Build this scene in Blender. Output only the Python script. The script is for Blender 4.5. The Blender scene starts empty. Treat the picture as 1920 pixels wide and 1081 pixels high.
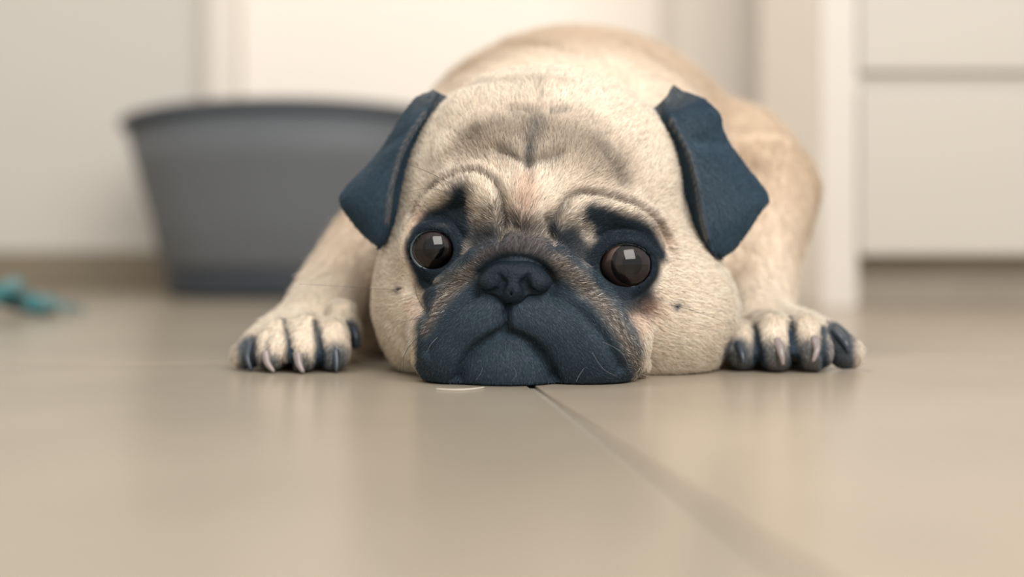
import bpy, bmesh, math, random
import numpy as np
from mathutils import Vector, Matrix

random.seed(7)
RNG = np.random.default_rng(7)
scene = bpy.context.scene
COL = scene.collection

# ------------------------------------------------------------------ camera, world, light, exposure
F = 1920 * 50.0 / 36.0            # focal length in pixels of a 1920 wide frame
CAM_H = 0.059                     # lens height above the tiles (m)
HOR = 450.0                       # pixel row of the horizon
cam_d = bpy.data.cameras.new('camera')
cam = bpy.data.objects.new('camera', cam_d)
COL.objects.link(cam)
cam.location = (0, 0, CAM_H)
cam.rotation_euler = (math.pi / 2, 0, 0)
cam_d.lens = 50
cam_d.sensor_width = 36
cam_d.shift_y = -(540.5 - HOR) / 1920.0
cam_d.clip_start = 0.01
cam_d.dof.use_dof = True
cam_d.dof.focus_distance = 0.588
cam_d.dof.aperture_fstop = 3.0
cam_d.dof.aperture_blades = 0
scene.camera = cam

world = bpy.data.worlds.new('world')
scene.world = world
world.use_nodes = True
wn = world.node_tree.nodes
wn['Background'].inputs[0].default_value = (0.98, 0.97, 0.95, 1)
wn['Background'].inputs[1].default_value = 0.80


def area_light(name, loc, target, sx, sy, watts, color):
    d = bpy.data.lights.new(name, 'AREA')
    d.shape = 'RECTANGLE'
    d.size, d.size_y = sx, sy
    d.energy = watts
    d.color = color
    o = bpy.data.objects.new(name, d)
    COL.objects.link(o)
    o.location = loc
    o.rotation_euler = (Vector(target) - Vector(loc)).to_track_quat('-Z', 'Y').to_euler()
    return o


area_light('window_daylight', (0.56, -0.66, 1.16), (0.0, 0.62, 0.06), 1.2, 1.2, 38, (1.0, 0.95, 0.89))
area_light('back_wall_fill', (-0.72, 0.95, 1.85), (0.15, 1.6, 0.3), 0.6, 0.6, 12, (1.0, 0.92, 0.84))  # unseen light, added to brighten the back wall and cabinet side

scene.view_settings.view_transform = 'Standard'
scene.view_settings.look = 'None'
scene.view_settings.exposure = 0.0
scene.view_settings.gamma = 1.0
scene.view_settings.use_curve_mapping = False
scene.cycles.use_denoising = True
scene.cycles.max_bounces = 8
scene.cycles.diffuse_bounces = 3
scene.cycles.transparent_max_bounces = 16
scene.cycles.caustics_reflective = False
scene.cycles.caustics_refractive = False


# ------------------------------------------------------------------ helpers
def lin(r, g, b):
    def f(c):
        c /= 255.0
        return c / 12.92 if c <= 0.04045 else ((c + 0.055) / 1.055) ** 2.4
    return (f(r), f(g), f(b))


def at(px, py, y):
    """metres: the point seen at pixel (px, py) that stands y metres in front of the lens"""
    return Vector(((px - 960) / F * y, y, CAM_H + (HOR - py) / F * y))


def material(name, color, rough=0.6, spec=0.5, noise=0.0, scale=20.0, bump=0.0, bscale=200.0, coat=0.0, sheen=0.0):
    m = bpy.data.materials.new(name)
    m.use_nodes = True
    nt = m.node_tree
    b = nt.nodes['Principled BSDF']
    b.inputs['Base Color'].default_value = (*color, 1)
    b.inputs['Roughness'].default_value = rough
    b.inputs['Specular IOR Level'].default_value = spec
    b.inputs['Coat Weight'].default_value = coat
    b.inputs['Sheen Weight'].default_value = sheen
    tc = nt.nodes.new('ShaderNodeTexCoord')
    if noise > 0:
        n = nt.nodes.new('ShaderNodeTexNoise')
        n.inputs['Scale'].default_value = scale
        n.inputs['Detail'].default_value = 5
        nt.links.new(tc.outputs['Object'], n.inputs['Vector'])
        r = nt.nodes.new('ShaderNodeValToRGB')
        r.color_ramp.elements[0].position = 0.3
        r.color_ramp.elements[1].position = 0.7
        r.color_ramp.elements[0].color = (*[c * (1 - noise) for c in color], 1)
        r.color_ramp.elements[1].color = (*[min(1, c * (1 + noise)) for c in color], 1)
        nt.links.new(n.outputs['Fac'], r.inputs['Fac'])
        nt.links.new(r.outputs['Color'], b.inputs['Base Color'])
    if bump > 0:
        n2 = nt.nodes.new('ShaderNodeTexNoise')
        n2.inputs['Scale'].default_value = bscale
        n2.inputs['Detail'].default_value = 3
        nt.links.new(tc.outputs['Object'], n2.inputs['Vector'])
        bp = nt.nodes.new('ShaderNodeBump')
        bp.inputs['Strength'].default_value = bump
        bp.inputs['Distance'].default_value = 0.001
        nt.links.new(n2.outputs['Fac'], bp.inputs['Height'])
        nt.links.new(bp.outputs['Normal'], b.inputs['Normal'])
    return m


def link(name, me, mat=None, parent=None, smooth=True):
    o = bpy.data.objects.new(name, me)
    COL.objects.link(o)
    if mat is not None and not me.materials:
        me.materials.append(mat)
    if smooth and hasattr(me, 'polygons'):
        me.polygons.foreach_set('use_smooth', np.ones(len(me.polygons), dtype=bool))
    if parent is not None:
        o.parent = parent
    return o


def tag(o, label=None, cat=None, group=None, kind=None):
    if label: o['label'] = label
    if cat: o['category'] = cat
    if group: o['group'] = group
    if kind: o['kind'] = kind
    return o


def empty(name, loc=(0, 0, 0)):
    o = bpy.data.objects.new(name, None)
    COL.objects.link(o)
    o.location = loc
    return o


def pydata(name, v, f):
    me = bpy.data.meshes.new(name)
    me.from_pydata([tuple(map(float, p)) for p in v], [], [tuple(map(int, q)) for q in f])
    me.update()
    return me


def box_mesh(name, lo, hi, bevel=0.002, seg=2):
    bm = bmesh.new()
    bmesh.ops.create_cube(bm, size=1)
    for v in bm.verts:
        v.co = Vector([(lo[i] + hi[i]) / 2 + v.co[i] * (hi[i] - lo[i]) for i in range(3)])
    if bevel > 0:
        bmesh.ops.bevel(bm, geom=bm.edges[:], offset=bevel, segments=seg, affect='EDGES', profile=0.6)
    me = bpy.data.meshes.new(name)
    bm.to_mesh(me)
    bm.free()
    return me


def box(name, lo, hi, mat, parent=None, bevel=0.002):
    return link(name, box_mesh(name, lo, hi, bevel), mat, parent, smooth=False)


def tube_mesh(name, pts, radii, nseg=8, cap=True):
    pts = [Vector(p) for p in pts]
    n = len(pts)
    if not hasattr(radii, '__len__'):
        radii = [radii] * n
    v, f = [], []
    up = Vector((0.13, 0.27, 0.95)).normalized()
    for i, p in enumerate(pts):
        d = (pts[min(i + 1, n - 1)] - pts[max(i - 1, 0)])
        d = d.normalized() if d.length > 1e-9 else Vector((0, 0, 1))
        a = d.cross(up)
        if a.length < 1e-3:
            a = d.cross(Vector((1, 0, 0)))
        a.normalize()
        b = d.cross(a).normalized()
        for k in range(nseg):
            t = 2 * math.pi * k / nseg
            v.append(p + (a * math.cos(t) + b * math.sin(t)) * radii[i])
    for i in range(n - 1):
        for k in range(nseg):
            k2 = (k + 1) % nseg
            f.append((i * nseg + k, i * nseg + k2, (i + 1) * nseg + k2, (i + 1) * nseg + k))
    if cap:
        f.append(tuple(range(nseg - 1, -1, -1)))
        f.append(tuple((n - 1) * nseg + k for k in range(nseg)))
    return pydata(name, v, f)


def spline(ctrl, n):
    """Catmull-Rom through the control points, n samples (any dimension)"""
    c = np.asarray(ctrl, float)
    m = len(c)
    t = np.linspace(0, m - 1, n)
    i = np.clip(np.floor(t).astype(int), 0, m - 2)
    u = (t - i)[:, None]
    p0 = c[np.clip(i - 1, 0, m - 1)]; p1 = c[i]; p2 = c[i + 1]; p3 = c[np.clip(i + 2, 0, m - 1)]
    return 0.5 * ((2 * p1) + (-p0 + p2) * u + (2 * p0 - 5 * p1 + 4 * p2 - p3) * u ** 2 + (-p0 + 3 * p1 - 3 * p2 + p3) * u ** 3)


# ------------------------------------------------------------------ the room
M_tile = material('floor_tile', lin(160, 149, 133), rough=0.24, spec=0.15, noise=0.07, scale=9, bump=0.04, bscale=60)
M_tile_shade = material('floor_tile_shaded', lin(150, 141, 126), rough=0.24, spec=0.15, noise=0.07, scale=9, bump=0.04, bscale=60)  # dimmer light on the left floor put into the tile colour
M_grout = material('grout', lin(138, 132, 122), rough=0.8, noise=0.08, scale=60)
M_wall = material('shaded_wall_paint', lin(202, 199, 193), rough=0.7, noise=0.015, scale=4)  # greyer than the other walls: the left wall's shade is in the colour
M_backwall = material('back_wall_paint', lin(250, 242, 232), rough=0.7, noise=0.015, scale=4)  # even pale colour of the back wall
M_door = material('door_paint', lin(246, 238, 228), rough=0.45, noise=0.01, scale=3)
M_trim = material('trim_paint', lin(234, 226, 216), rough=0.5, noise=0.01, scale=3)
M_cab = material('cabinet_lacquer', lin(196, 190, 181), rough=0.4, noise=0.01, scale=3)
M_panel = material('end_panel_lit', lin(249, 243, 234), rough=0.4, noise=0.01, scale=3)  # whiter than the drawers: the brightly lit side is put into the colour
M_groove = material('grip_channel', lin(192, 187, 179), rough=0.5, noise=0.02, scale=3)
M_plinth = material('plinth_brown', lin(156, 146, 132), rough=0.5, noise=0.10, scale=14)
M_skirt = material('skirting_brown', lin(128, 118, 102), rough=0.5, noise=0.10, scale=14)

TH = math.radians(7.4)                         # the tile grid is turned a little against the view
floor = link('floor', box_mesh('floor', (-2.6, -1.6, -0.03), (2.6, 3.2, -0.0012), 0), M_grout, smooth=False)
tag(floor, 'beige stone tile floor with pale grout lines', kind='structure')
TS, GAP = 0.60, 0.0035
tile_me = box_mesh('tile', (-TS / 2 + GAP / 2, -TS / 2 + GAP / 2, -0.009), (TS / 2 - GAP / 2, TS / 2 - GAP / 2, 0.0), 0.0006, 2)
tile_me.materials.append(M_tile)
ex, ey = Vector((math.cos(TH), math.sin(TH), 0)), Vector((-math.sin(TH), math.cos(TH), 0))
corner = Vector((0.0122, 0.5426, 0)) + ey * 0.162           # a grout crossing, under the dog
for i in range(-4, 4):
    for j in range(-3, 4):
        c = corner + ex * TS * (i + 0.5) + ey * TS * (j + 0.5)
        if abs(c.x) > 2.1 or c.y < -1.0 or c.y > 2.7:
            continue
        t = bpy.data.objects.new('tile', tile_me)
        COL.objects.link(t)
        t.location = (c.x, c.y, 0)
        t.rotation_euler = (0, 0, TH)
        t.parent = floor
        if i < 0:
            t.material_slots[0].link = 'OBJECT'; t.material_slots[0].material = M_tile_shade

WB = 1.74                                       # back wall plane
wall_back = box('wall_back', (-2.4, WB, -0.01), (2.4, WB + 0.1, 2.4), M_backwall, bevel=0)
tag(wall_back, kind='structure')
d1 = box('door_1', ((455 - 960) / F * WB, WB - 0.02, 0.006), ((1236 - 960) / F * WB, WB + 0.005, 2.05), M_door, bevel=0.003)
tag(d1, kind='structure')
tr = box('trim_1', ((300 - 960) / F * WB, WB - 0.03, 0.0), ((453 - 960) / F * WB, WB + 0.005, 2.1), M_trim, bevel=0.004)
tag(tr, kind='structure')

# wall on the left: comes nearer towards its free corner
A = at(-300, HOR, 1.735); B = at(362, HOR, 1.668)
dirw = (B - A); dirw.z = 0; dirw.normalize()
nrm = Vector((dirw.y, -dirw.x, 0))              # towards the room
def slab(name, p, q, z0, z1, n0, n1, mat):
    v = []
    for z in (z0, z1):
        for (a, k) in ((p, n0), (q, n0), (q, n1), (p, n1)):
            w = a + nrm * k
            v.append((w.x, w.y, z))
    o = link(name, pydata(name, v, [(3, 2, 1, 0), (4, 5, 6, 7), (0, 1, 5, 4), (1, 2, 6, 5), (2, 3, 7, 6), (3, 0, 4, 7)]), mat, smooth=False)
    bv = o.modifiers.new('bevel', 'BEVEL'); bv.width = 0.002; bv.segments = 2
    return o
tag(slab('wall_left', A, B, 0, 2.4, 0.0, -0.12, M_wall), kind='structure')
tag(slab('baseboard_left', A, B, 0, 0.046, 0.008, 0.0, M_skirt), kind='structure')

tag(box('unseen_side_wall', (-1.55, -1.4, 0), (-1.45, 3.0, 2.4), M_wall, bevel=0), kind='structure')  # out of view, added to hold back ambient light from the left

# cabinet on the right
CY = 1.25
X0 = (1540 - 960) / F * CY
X1 = 1.25
cab = empty('kitchen_cabinet', (X0, CY, 0))
tag(cab, 'white kitchen base cabinet with drawers and brown plinth behind the dog', 'cabinet')
def cbox(name, lo, hi, mat, bevel=0.0015, parent=None):
    p = parent or cab
    off = Vector((X0, CY, 0))
    return box(name, Vector(lo) - off, Vector(hi) - off, mat, p, bevel)
xs = (1608 - 960) / F * CY
M_panel_shade = material('panel_front_shaded', lin(214, 207, 198), rough=0.4, noise=0.01, scale=3)  # darker copy of the panel colour for its less lit front
cbox('end_panel', (X0, CY + 0.004, 0), (xs, CY + 0.31, 0.86), M_panel)
cbox('shaded_front_strip', (X0, CY, 0), (xs, CY + 0.004, 0.86), M_panel_shade, 0.001)  # strip added on the panel front, its weaker light painted in
cbox('carcass', (xs, CY + 0.008, 0.046), (X1, CY + 0.31, 0.86), M_groove)
cbox('plinth', (xs, CY + 0.035, 0), (X1, CY + 0.06, 0.046), M_plinth)
z_low = CAM_H + (HOR - 478) / F * CY
z_a = CAM_H + (HOR - 168) / F * CY
z_b = CAM_H + (HOR - 134) / F * CY
for (x0, x1) in ((xs + 0.0015, xs + 0.455), (xs + 0.458, X1)):
    cbox('drawer_front', (x0, CY, z_low), (x1, CY + 0.007, z_a), M_cab)
    cbox('drawer_front', (x0, CY, z_b), (x1, CY + 0.007, z_b + 0.19), M_cab)
    cbox('drawer_front', (x0, CY, z_b + 0.206), (x1, CY + 0.007, 0.845), M_cab)
wt = box('worktop', (X0 - 0.02, CY - 0.02, 0.86), (X1 + 0.02, CY + 0.31, 0.895), M_cab, bevel=0.003)
tag(wt, 'pale worktop lying on the white kitchen cabinet', 'worktop')

# ------------------------------------------------------------------ grey tub behind the dog
M_tub = material('tub_plastic', lin(100, 104, 109), rough=0.55, spec=0.35, noise=0.04, scale=8)
M_tubrim = material('tub_rim', lin(62, 68, 76), rough=0.5, spec=0.3, noise=0.05, scale=8)
tub_c = Vector(((560 - 960) / F * 1.50, 1.505, 0))
tub = empty('dog_bed_tub', tub_c)
tag(tub, 'large dark grey oval plastic pet tub behind the dog', 'pet tub')
def oval(a, b, n=72, e=2.3):
    out = []
    for k in range(n):
        t = 2 * math.pi * k / n
        c, s = math.cos(t), math.sin(t)
        out.append((a * math.copysign(abs(c) ** (2 / e), c), b * math.copysign(abs(s) ** (2 / e), s)))
    return out
def loft(name, rings, mat, parent, close=False):
    """rings: (a, b, z, front_rise)"""
    v, f = [], []
    n = 72
    for (a, b, z, rise) in rings:
        for (x, y) in oval(a, b, n):
            v.append((x, y, z - rise * (x / a) ** 2))
    m = len(rings)
    for i in range(m - 1 + (1 if close else 0)):
        i2 = (i + 1) % m
        for k in range(n):
            k2 = (k + 1) % n
            f.append((i * n + k, i * n + k2, i2 * n + k2, i2 * n + k))
    if not close:
        f.append(tuple(range(n - 1, -1, -1)))
        f.append(tuple((m - 1) * n + k for k in range(n)))
    return link(name, pydata(name, v, f), mat, parent)
ra, rb = 0.182, 0.135
loft('shell', [(ra - .042, rb - .032, 0.030, 0), (ra - .038, rb - .029, 0.036, 0), (ra - .028, rb - .021, 0.085, .002), (ra - .014, rb - .011, 0.140, .008), (ra - .003, rb - .003, 0.185, .012),
               (ra - .007, rb - .007, 0.185, .012), (ra - .018, rb - .015, 0.140, .008), (ra - .032, rb - .025, 0.085, .002), (ra - .042, rb - .033, 0.042, 0)], M_tub, tub)
loft('rim', [(ra - .004, rb - .004, 0.183, .012), (ra + .002, rb + .002, 0.186, .012), (ra + .003, rb + .003, 0.193, .012), (ra - .002, rb - .002, 0.197, .012), (ra - .008, rb - .008, 0.194, .012), (ra - .009, rb - .009, 0.185, .012)], M_tubrim, tub, close=True)
loft('base', [(ra - .050, rb - .040, 0.0, 0), (ra - .046, rb - .036, 0.003, 0), (ra - .044, rb - .034, 0.028, 0), (ra - .048, rb - .038, 0.034, 0)], M_tubrim, tub)

# ------------------------------------------------------------------ teal rope toy at the left edge
M_teal = material('teal_rope', lin(62, 116, 122), rough=0.8, noise=0.25, scale=220)
M_teal2 = material('grey_teal_rope', lin(112, 134, 134), rough=0.8, noise=0.2, scale=220)
toy_o = at(14, HOR + CAM_H * F / 1.10, 1.10); toy_o.z = 0
toy = empty('rope_toy', toy_o)
toy.scale = (0.9, 0.9, 0.8)
tag(toy, 'teal knotted rope toy lying on floor at the left edge', 'rope toy')
def strand(path, r, turns, phase, mat, name, n=90):
    c = spline(path, n)
    pts = []
    for i in range(n):
        d = c[min(i + 1, n - 1)] - c[max(i - 1, 0)]
        d = d / (np.linalg.norm(d) + 1e-9)
        a = np.cross(d, (0, 0, 1)); a = a / (np.linalg.norm(a) + 1e-9)
        b = np.cross(d, a)
        t = phase + turns * 2 * math.pi * i / n
        p = c[i] + (a * math.cos(t) + b * math.sin(t)) * r
        p[2] = max(p[2], r * 1.02)
        pts.append(Vector(p))
    link(name, tube_mesh(name, pts, r * 1.02, 7), mat, toy)
ropep = [(-.115, .03, .010), (-.07, .012, .011), (-.035, -.012, .013), (-.012, .012, .022), (.008, -.008, .028), (-.016, -.022, .016), (-.03, .006, .024), (.002, .018, .014), (.024, -.004, .012), (.036, .004, .010)]
for k in range(3):
    strand(ropep, .0052, 11, k * 2 * math.pi / 3, (M_teal, M_teal, M_teal2)[k], 'cord')
for k in range(16):                              # frayed end
    a = random.uniform(-.9, .9); l = random.uniform(.018, .034)
    p0 = Vector((.034, .003, .009))
    pts = [p0 + Vector((math.cos(a) * l * s, math.sin(a) * l * s, (.004 * random.random()) * s - .0065 * s * s + .004 * math.sin(s * 3))) for s in (0, .3, .6, 1)]
    for p in pts: p.z = max(p.z, .0012)
    link('frayed_end', tube_mesh('frayed_end', pts, [.0016, .0014, .0012, .0009], 5), random.choice([M_teal, M_teal2]), toy)

# pale shed hair on the tile in front of the chin
M_palehair = material('pale_hair', lin(240, 232, 218), rough=0.4, noise=0.05, scale=300)
hp = [at(x, y, 0.059 * F / (y - HOR)) for x, y in ((818, 730.5), (850, 732), (880, 731), (908, 727.5))]
for p in hp: p.z = 0.0004
o = link('shed_hair', tube_mesh('shed_hair', [Vector(q) for q in spline([tuple(p) for p in hp], 14)], 0.00018, 6), M_palehair)
tag(o, 'pale shed hair lying on tile in front of the chin', 'hair')

# ================================================================== THE DOG  (all in millimetres, scaled at the end)
S = 0.001
def P(px, py, y):
    return np.array([(px - 960) / F * y, y, 59 + (HOR - py) / F * y])

OPS = []      # (mode, fn, lo, hi, k)
def rotm(rx=0, ry=0, rz=0):
    return np.array((Matrix.Rotation(math.radians(rz), 3, 'Z') @ Matrix.Rotation(math.radians(ry), 3, 'Y') @ Matrix.Rotation(math.radians(rx), 3, 'X')))
def f_ell(c, r, rot=None):
    c = np.asarray(c, float); r = np.asarray(r, float)
    def fn(x, y, z):
        a, b, d = x - c[0], y - c[1], z - c[2]
        if rot is not None:
            a, b, d = (rot[0, 0] * a + rot[1, 0] * b + rot[2, 0] * d, rot[0, 1] * a + rot[1, 1] * b + rot[2, 1] * d, rot[0, 2] * a + rot[1, 2] * b + rot[2, 2] * d)
        a, b, d = a / r[0], b / r[1], d / r[2]
        k0 = np.sqrt(a * a + b * b + d * d) + 1e-6
        k1 = np.sqrt((a / r[0]) ** 2 + (b / r[1]) ** 2 + (d / r[2]) ** 2) + 1e-6
        return k0 * (k0 - 1) / k1
    m = max(r) if rot is not None else r
    return fn, c - m, c + m
def f_tube(pts, rad):
    pts = [np.asarray(p, float) for p in pts]
    if not hasattr(rad, '__len__'): rad = [rad] * len(pts)
    def fn(x, y, z):
        out = None
        for i in range(len(pts) - 1):
            a, b = pts[i], pts[i + 1]
            ba = b - a; L = float(ba @ ba) + 1e-9
            px, py, pz = x - a[0], y - a[1], z - a[2]
            h = np.clip((px * ba[0] + py * ba[1] + pz * ba[2]) / L, 0, 1)
            d = np.sqrt((px - h * ba[0]) ** 2 + (py - h * ba[1]) ** 2 + (pz - h * ba[2]) ** 2) - (rad[i] + (rad[i + 1] - rad[i]) * h)
            out = d if out is None else np.minimum(out, d)
        return out
    A = np.array(pts); m = max(rad)
    return fn, A.min(0) - m, A.max(0) + m
def add(prim, k): OPS.append(('add',) + prim + (k,))
def sub(prim, k): OPS.append(('sub',) + prim + (k,))
def smin(a, b, k):
    h = np.clip(0.5 + 0.5 * (b - a) / k, 0, 1)
    return b + (a - b) * h - k * h * (1 - h)
def sdf(p, ops=None, floor_z=0.35):
    x, y, z = p[:, 0], p[:, 1], p[:, 2]
    d = np.full(len(p), 1e3)
    for (mode, fn, lo, hi, k) in (ops or OPS):
        e = fn(x, y, z)
        d = smin(d, e, k) if mode == 'add' else -smin(-d, e, k)
    return np.maximum(d, floor_z - z)
def grad(p, ops=None, e=0.25, **kw):
    g = np.stack([sdf(p + np.eye(3)[i] * e, ops, **kw) - sdf(p - np.eye(3)[i] * e, ops, **kw) for i in range(3)], 1)
    return g / (np.linalg.norm(g, axis=1, keepdims=True) + 1e-9)

def surface_nets(xs, ys, zs, ops, floor_z=0.35):
    fld = np.full((len(xs), len(ys), len(zs)), 1e3, np.float32)
    ax = (xs, ys, zs)
    for (mode, fn, lo, hi, k) in ops:
        sl = []
        for i in range(3):
            a = np.searchsorted(ax[i], lo[i] - k - 5); b = np.searchsorted(ax[i], hi[i] + k + 5)
            sl.append(slice(max(a, 0), max(b, 0)))
        sl = tuple(sl)
        blk = fld[sl]
        if blk.size == 0: continue
        e = fn(xs[sl[0]].astype(np.float32)[:, None, None], ys[sl[1]].astype(np.float32)[None, :, None], zs[sl[2]].astype(np.float32)[None, None, :])
        fld[sl] = smin(blk, e, k) if mode == 'add' else -smin(-blk, e, k)
    fld = np.maximum(fld, (floor_z - zs).astype(np.float32)[None, None, :])
    neg = fld < 0
    nx, ny, nz = fld.shape
    cnt = np.zeros((nx - 1, ny - 1, nz - 1), np.int8)
    for a in (0, 1):
        for b in (0, 1):
            for c in (0, 1):
                cnt += neg[a:nx - 1 + a, b:ny - 1 + b, c:nz - 1 + c]
    act = np.argwhere((cnt > 0) & (cnt < 8))
    vid = np.full(cnt.shape, -1, np.int32)
    vid[act[:, 0], act[:, 1], act[:, 2]] = np.arange(len(act))
    acc = np.zeros((len(act), 3)); num = np.zeros(len(act))
    cor = {}
    for a in (0, 1):
        for b in (0, 1):
            for c in (0, 1):
                I = act + np.array([a, b, c])
                cor[(a, b, c)] = (fld[I[:, 0], I[:, 1], I[:, 2]], np.stack([xs[I[:, 0]], ys[I[:, 1]], zs[I[:, 2]]], 1))
    for k0 in cor:
        for axi in range(3):
            if k0[axi] == 0:
                k1 = list(k0); k1[axi] = 1; k1 = tuple(k1)
                va, pa = cor[k0]; vb, pb = cor[k1]
                m = (va < 0) != (vb < 0)
                t = np.where(m, va / np.where(va == vb, 1, va - vb), 0)[:, None]
                acc += np.where(m[:, None], pa + (pb - pa) * t, 0)
                num += m
    verts = acc / np.maximum(num, 1)[:, None]
    quads = []
    for axi in range(3):
        s0 = [slice(None)] * 3; s1 = [slice(None)] * 3
        s0[axi] = slice(0, -1); s1[axi] = slice(1, None)
        a, b = neg[tuple(s0)], neg[tuple(s1)]
        E = np.argwhere(a != b)
        u, w = [(1, 2), (2, 0), (0, 1)][axi]
        ok = (E[:, u] > 0) & (E[:, w] > 0) & (E[:, u] < fld.shape[u] - 1) & (E[:, w] < fld.shape[w] - 1)
        E = E[ok]
        def cell(du, dw):
            I = E.copy(); I[:, u] += du; I[:, w] += dw
            return vid[I[:, 0], I[:, 1], I[:, 2]]
        q = np.stack([cell(-1, -1), cell(0, -1), cell(0, 0), cell(-1, 0)], 1)
        flip = ~a[E[:, 0], E[:, 1], E[:, 2]]
        q[flip] = q[flip][:, ::-1]
        quads.append(q)
    return verts, np.concatenate(quads)

# ---- primitives -----------------------------------------------------------
# trunk
add(f_ell((38, 865, 92), (105, 165, 93)), 1)
add(f_ell((38, 960, 78), (100, 120, 80)), 30)
add(f_ell(P(1045, 345, 735), (86, 62, 64)), 30)               # neck
add(f_ell((20, 748, 40), (100, 62, 54)), 26)
add(f_ell((-62, 765, 24), (30, 45, 34)), 14)                  # elbows
add(f_ell((112, 770, 24), (28, 45, 34)), 14)                   # chest
for sx in (-1, 1):                                            # haunches and hind feet
    add(f_ell((38 + sx * 78, 985, 55), (38, 72, 54)), 18)
    add(f_tube([(38 + sx * 96, 1010, 16), (38 + sx * 104, 925, 11)], [14, 11]), 10)
add(f_tube([(38, 1085, 110), (40, 1098, 140), (52, 1090, 160), (62, 1070, 158), (60, 1060, 140), (48, 1066, 132)], [15, 13, 11, 10, 8, 6]), 8)   # curled tail
# head
add(f_ell(P(1018, 345, 657), (64, 54, 54)), 24)
add(f_ell(P(1000, 500, 645), (64, 46, 52)), 22)
add(f_ell(P(846, 585, 652), (34, 40, 36)), 22)                # cheeks
add(f_ell(P(1225, 585, 652), (38, 42, 37)), 22)
# limbs
add(f_tube([P(778, 420, 785), P(705, 468, 745), P(634, 535, 712), P(592, 600, 688)], [33, 25, 18, 16]), 12)
add(f_tube([P(1380, 310, 800), P(1440, 355, 765), P(1422, 490, 730), P(1418, 600, 695)], [34, 27, 19.5, 16.5]), 12)
# left paw
def toe(kn, mid, tip, r):
    add(f_tube([kn, mid, tip], r), 3.0)
lp = P(560, 635, 676); add(f_ell(lp, (23, 22, 14)), 10)
rp = P(1462, 632, 678); add(f_ell(rp, (25, 22, 14)), 10)
TOES = []
for (px, py, y, dx, r) in ((487, 640, 656, -4, 6.6), (521, 628, 648, -1.5, 7.2), (572, 622, 645, 0.5, 7.8), (622, 628, 648, 1.5, 7.4)):
    TOES.append((px, py, y, dx, r))
for (px, py, y, dx, r) in ((1392, 634, 652, -1, 7.2), (1450, 620, 646, -0.5, 8.2), (1513, 622, 646, 1.5, 8.2), (1556, 632, 655, 5, 7.4)):
    TOES.append((px, py, y, dx, r))
for (px, py, y, dx, r) in TOES:
    k = P(px, py, y)
    toe(k + np.array([-dx * .9, 22, 1.0]), k, np.array([k[0] + dx, y - 9.5, r + .8]), [r * .9, r, r * 1.02])
add(f_tube([P(640, 585, 668), P(660, 618, 668), P(666, 640, 668)], [6, 4.6, 3.2]), 4)    # dew claw bump
# muzzle
add(f_ell(P(957, 585, 596), (32, 22, 24)), 14)
add(f_ell(P(872, 642, 597), (23, 22, 23.5), rotm(0, 16, 0)), 8)        # flews
add(f_ell(P(1104, 642, 597), (26, 23, 23.5), rotm(0, -22, 0)), 8)
add(f_ell(P(952, 690, 592), (22, 19.5, 19)), 3.5)                        # chin
add(f_ell(P(905, 605, 585), (13, 11, 9), rotm(0, -24, 0)), 7)          # lip pads beside the philtrum
add(f_ell(P(995, 605, 585), (14, 11, 9), rotm(0, 24, 0)), 7)
add(f_tube([P(782, 655, 618), P(806, 592, 605), P(848, 540, 594), P(902, 494, 584), P(962, 473, 578), P(1032, 485, 583), P(1096, 536, 592), P(1152, 602, 600), P(1190, 680, 606)],
           [5.5, 7, 7.6, 7.2, 7.0, 7.2, 7.8, 7.6, 6.5]), 4.0)                # the fold over the nose
# eyes: mound, lids
EYES = [dict(c=P(813, 466, 612), r=11.4, op=(9.2, 8.6), gaze=(0.06, -1, 0.03), iris=8.0),
        dict(c=P(1168, 495, 611), r=13.2, op=(11.6, 9.4), gaze=(0.27, -1, 0.02), iris=8.2)]
for E in EYES:
    add(f_ell(E['c'] + np.array([0, 3.2, 0]), (E['r'] + 2.8,) * 3), 9)
# brows and forehead folds
add(f_tube([P(778, 428, 622), P(800, 392, 614), P(845, 355, 608), P(892, 345, 606), P(922, 375, 604), P(926, 420, 604)], [4, 5.5, 7.5, 8, 8, 5]), 4.5)
add(f_tube([P(1056, 440, 604), P(1066, 402, 605), P(1110, 388, 606), P(1165, 396, 608), P(1215, 420, 612), P(1245, 462, 618)], [5, 7.5, 8, 7.5, 6.5, 4]), 4.5)
add(f_tube([P(985, 330, 612), P(985, 370, 605), P(985, 410, 602)], [11, 9.5, 7]), 7)
add(f_tube([P(860, 300, 622), P(920, 262, 617), P(965, 290, 612)], [8, 9, 7]), 8)
add(f_tube([P(1010, 285, 612), P(1080, 290, 614), P(1170, 350, 619)], [7, 9, 8]), 8)
add(f_tube([P(880, 215, 634), P(985, 190, 630), P(1090, 215, 634), P(1170, 270, 640)], [8, 9, 9, 8]), 9)
for E in EYES:
    ar = []
    for a in np.linspace(.12, math.pi - .12, 9):                 # heavy upper lid
        x = E['gaze'][0] * 2 + (E['op'][0] + 1.6) * math.cos(a); z = (E['op'][1] + 1.5) * math.sin(a) - .6
        ar.append(E['c'] + np.array([x, -math.sqrt(max((E['r'] + .4) ** 2 - x * x - z * z, 1.0)) - .3, z]))
    add(f_tube(ar, [1.2, 1.9, 2.4, 2.6, 2.7, 2.6, 2.4, 1.9, 1.2]), 2.0)
for E in EYES:
    c = E['c']
    sub(f_ell(c + np.array([E['gaze'][0] * 2, -16, -.5]), (E['op'][0], 22, E['op'][1])), 1.0)
    sub(f_ell(c, (E['r'] + .25,) * 3), 0.6)

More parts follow.
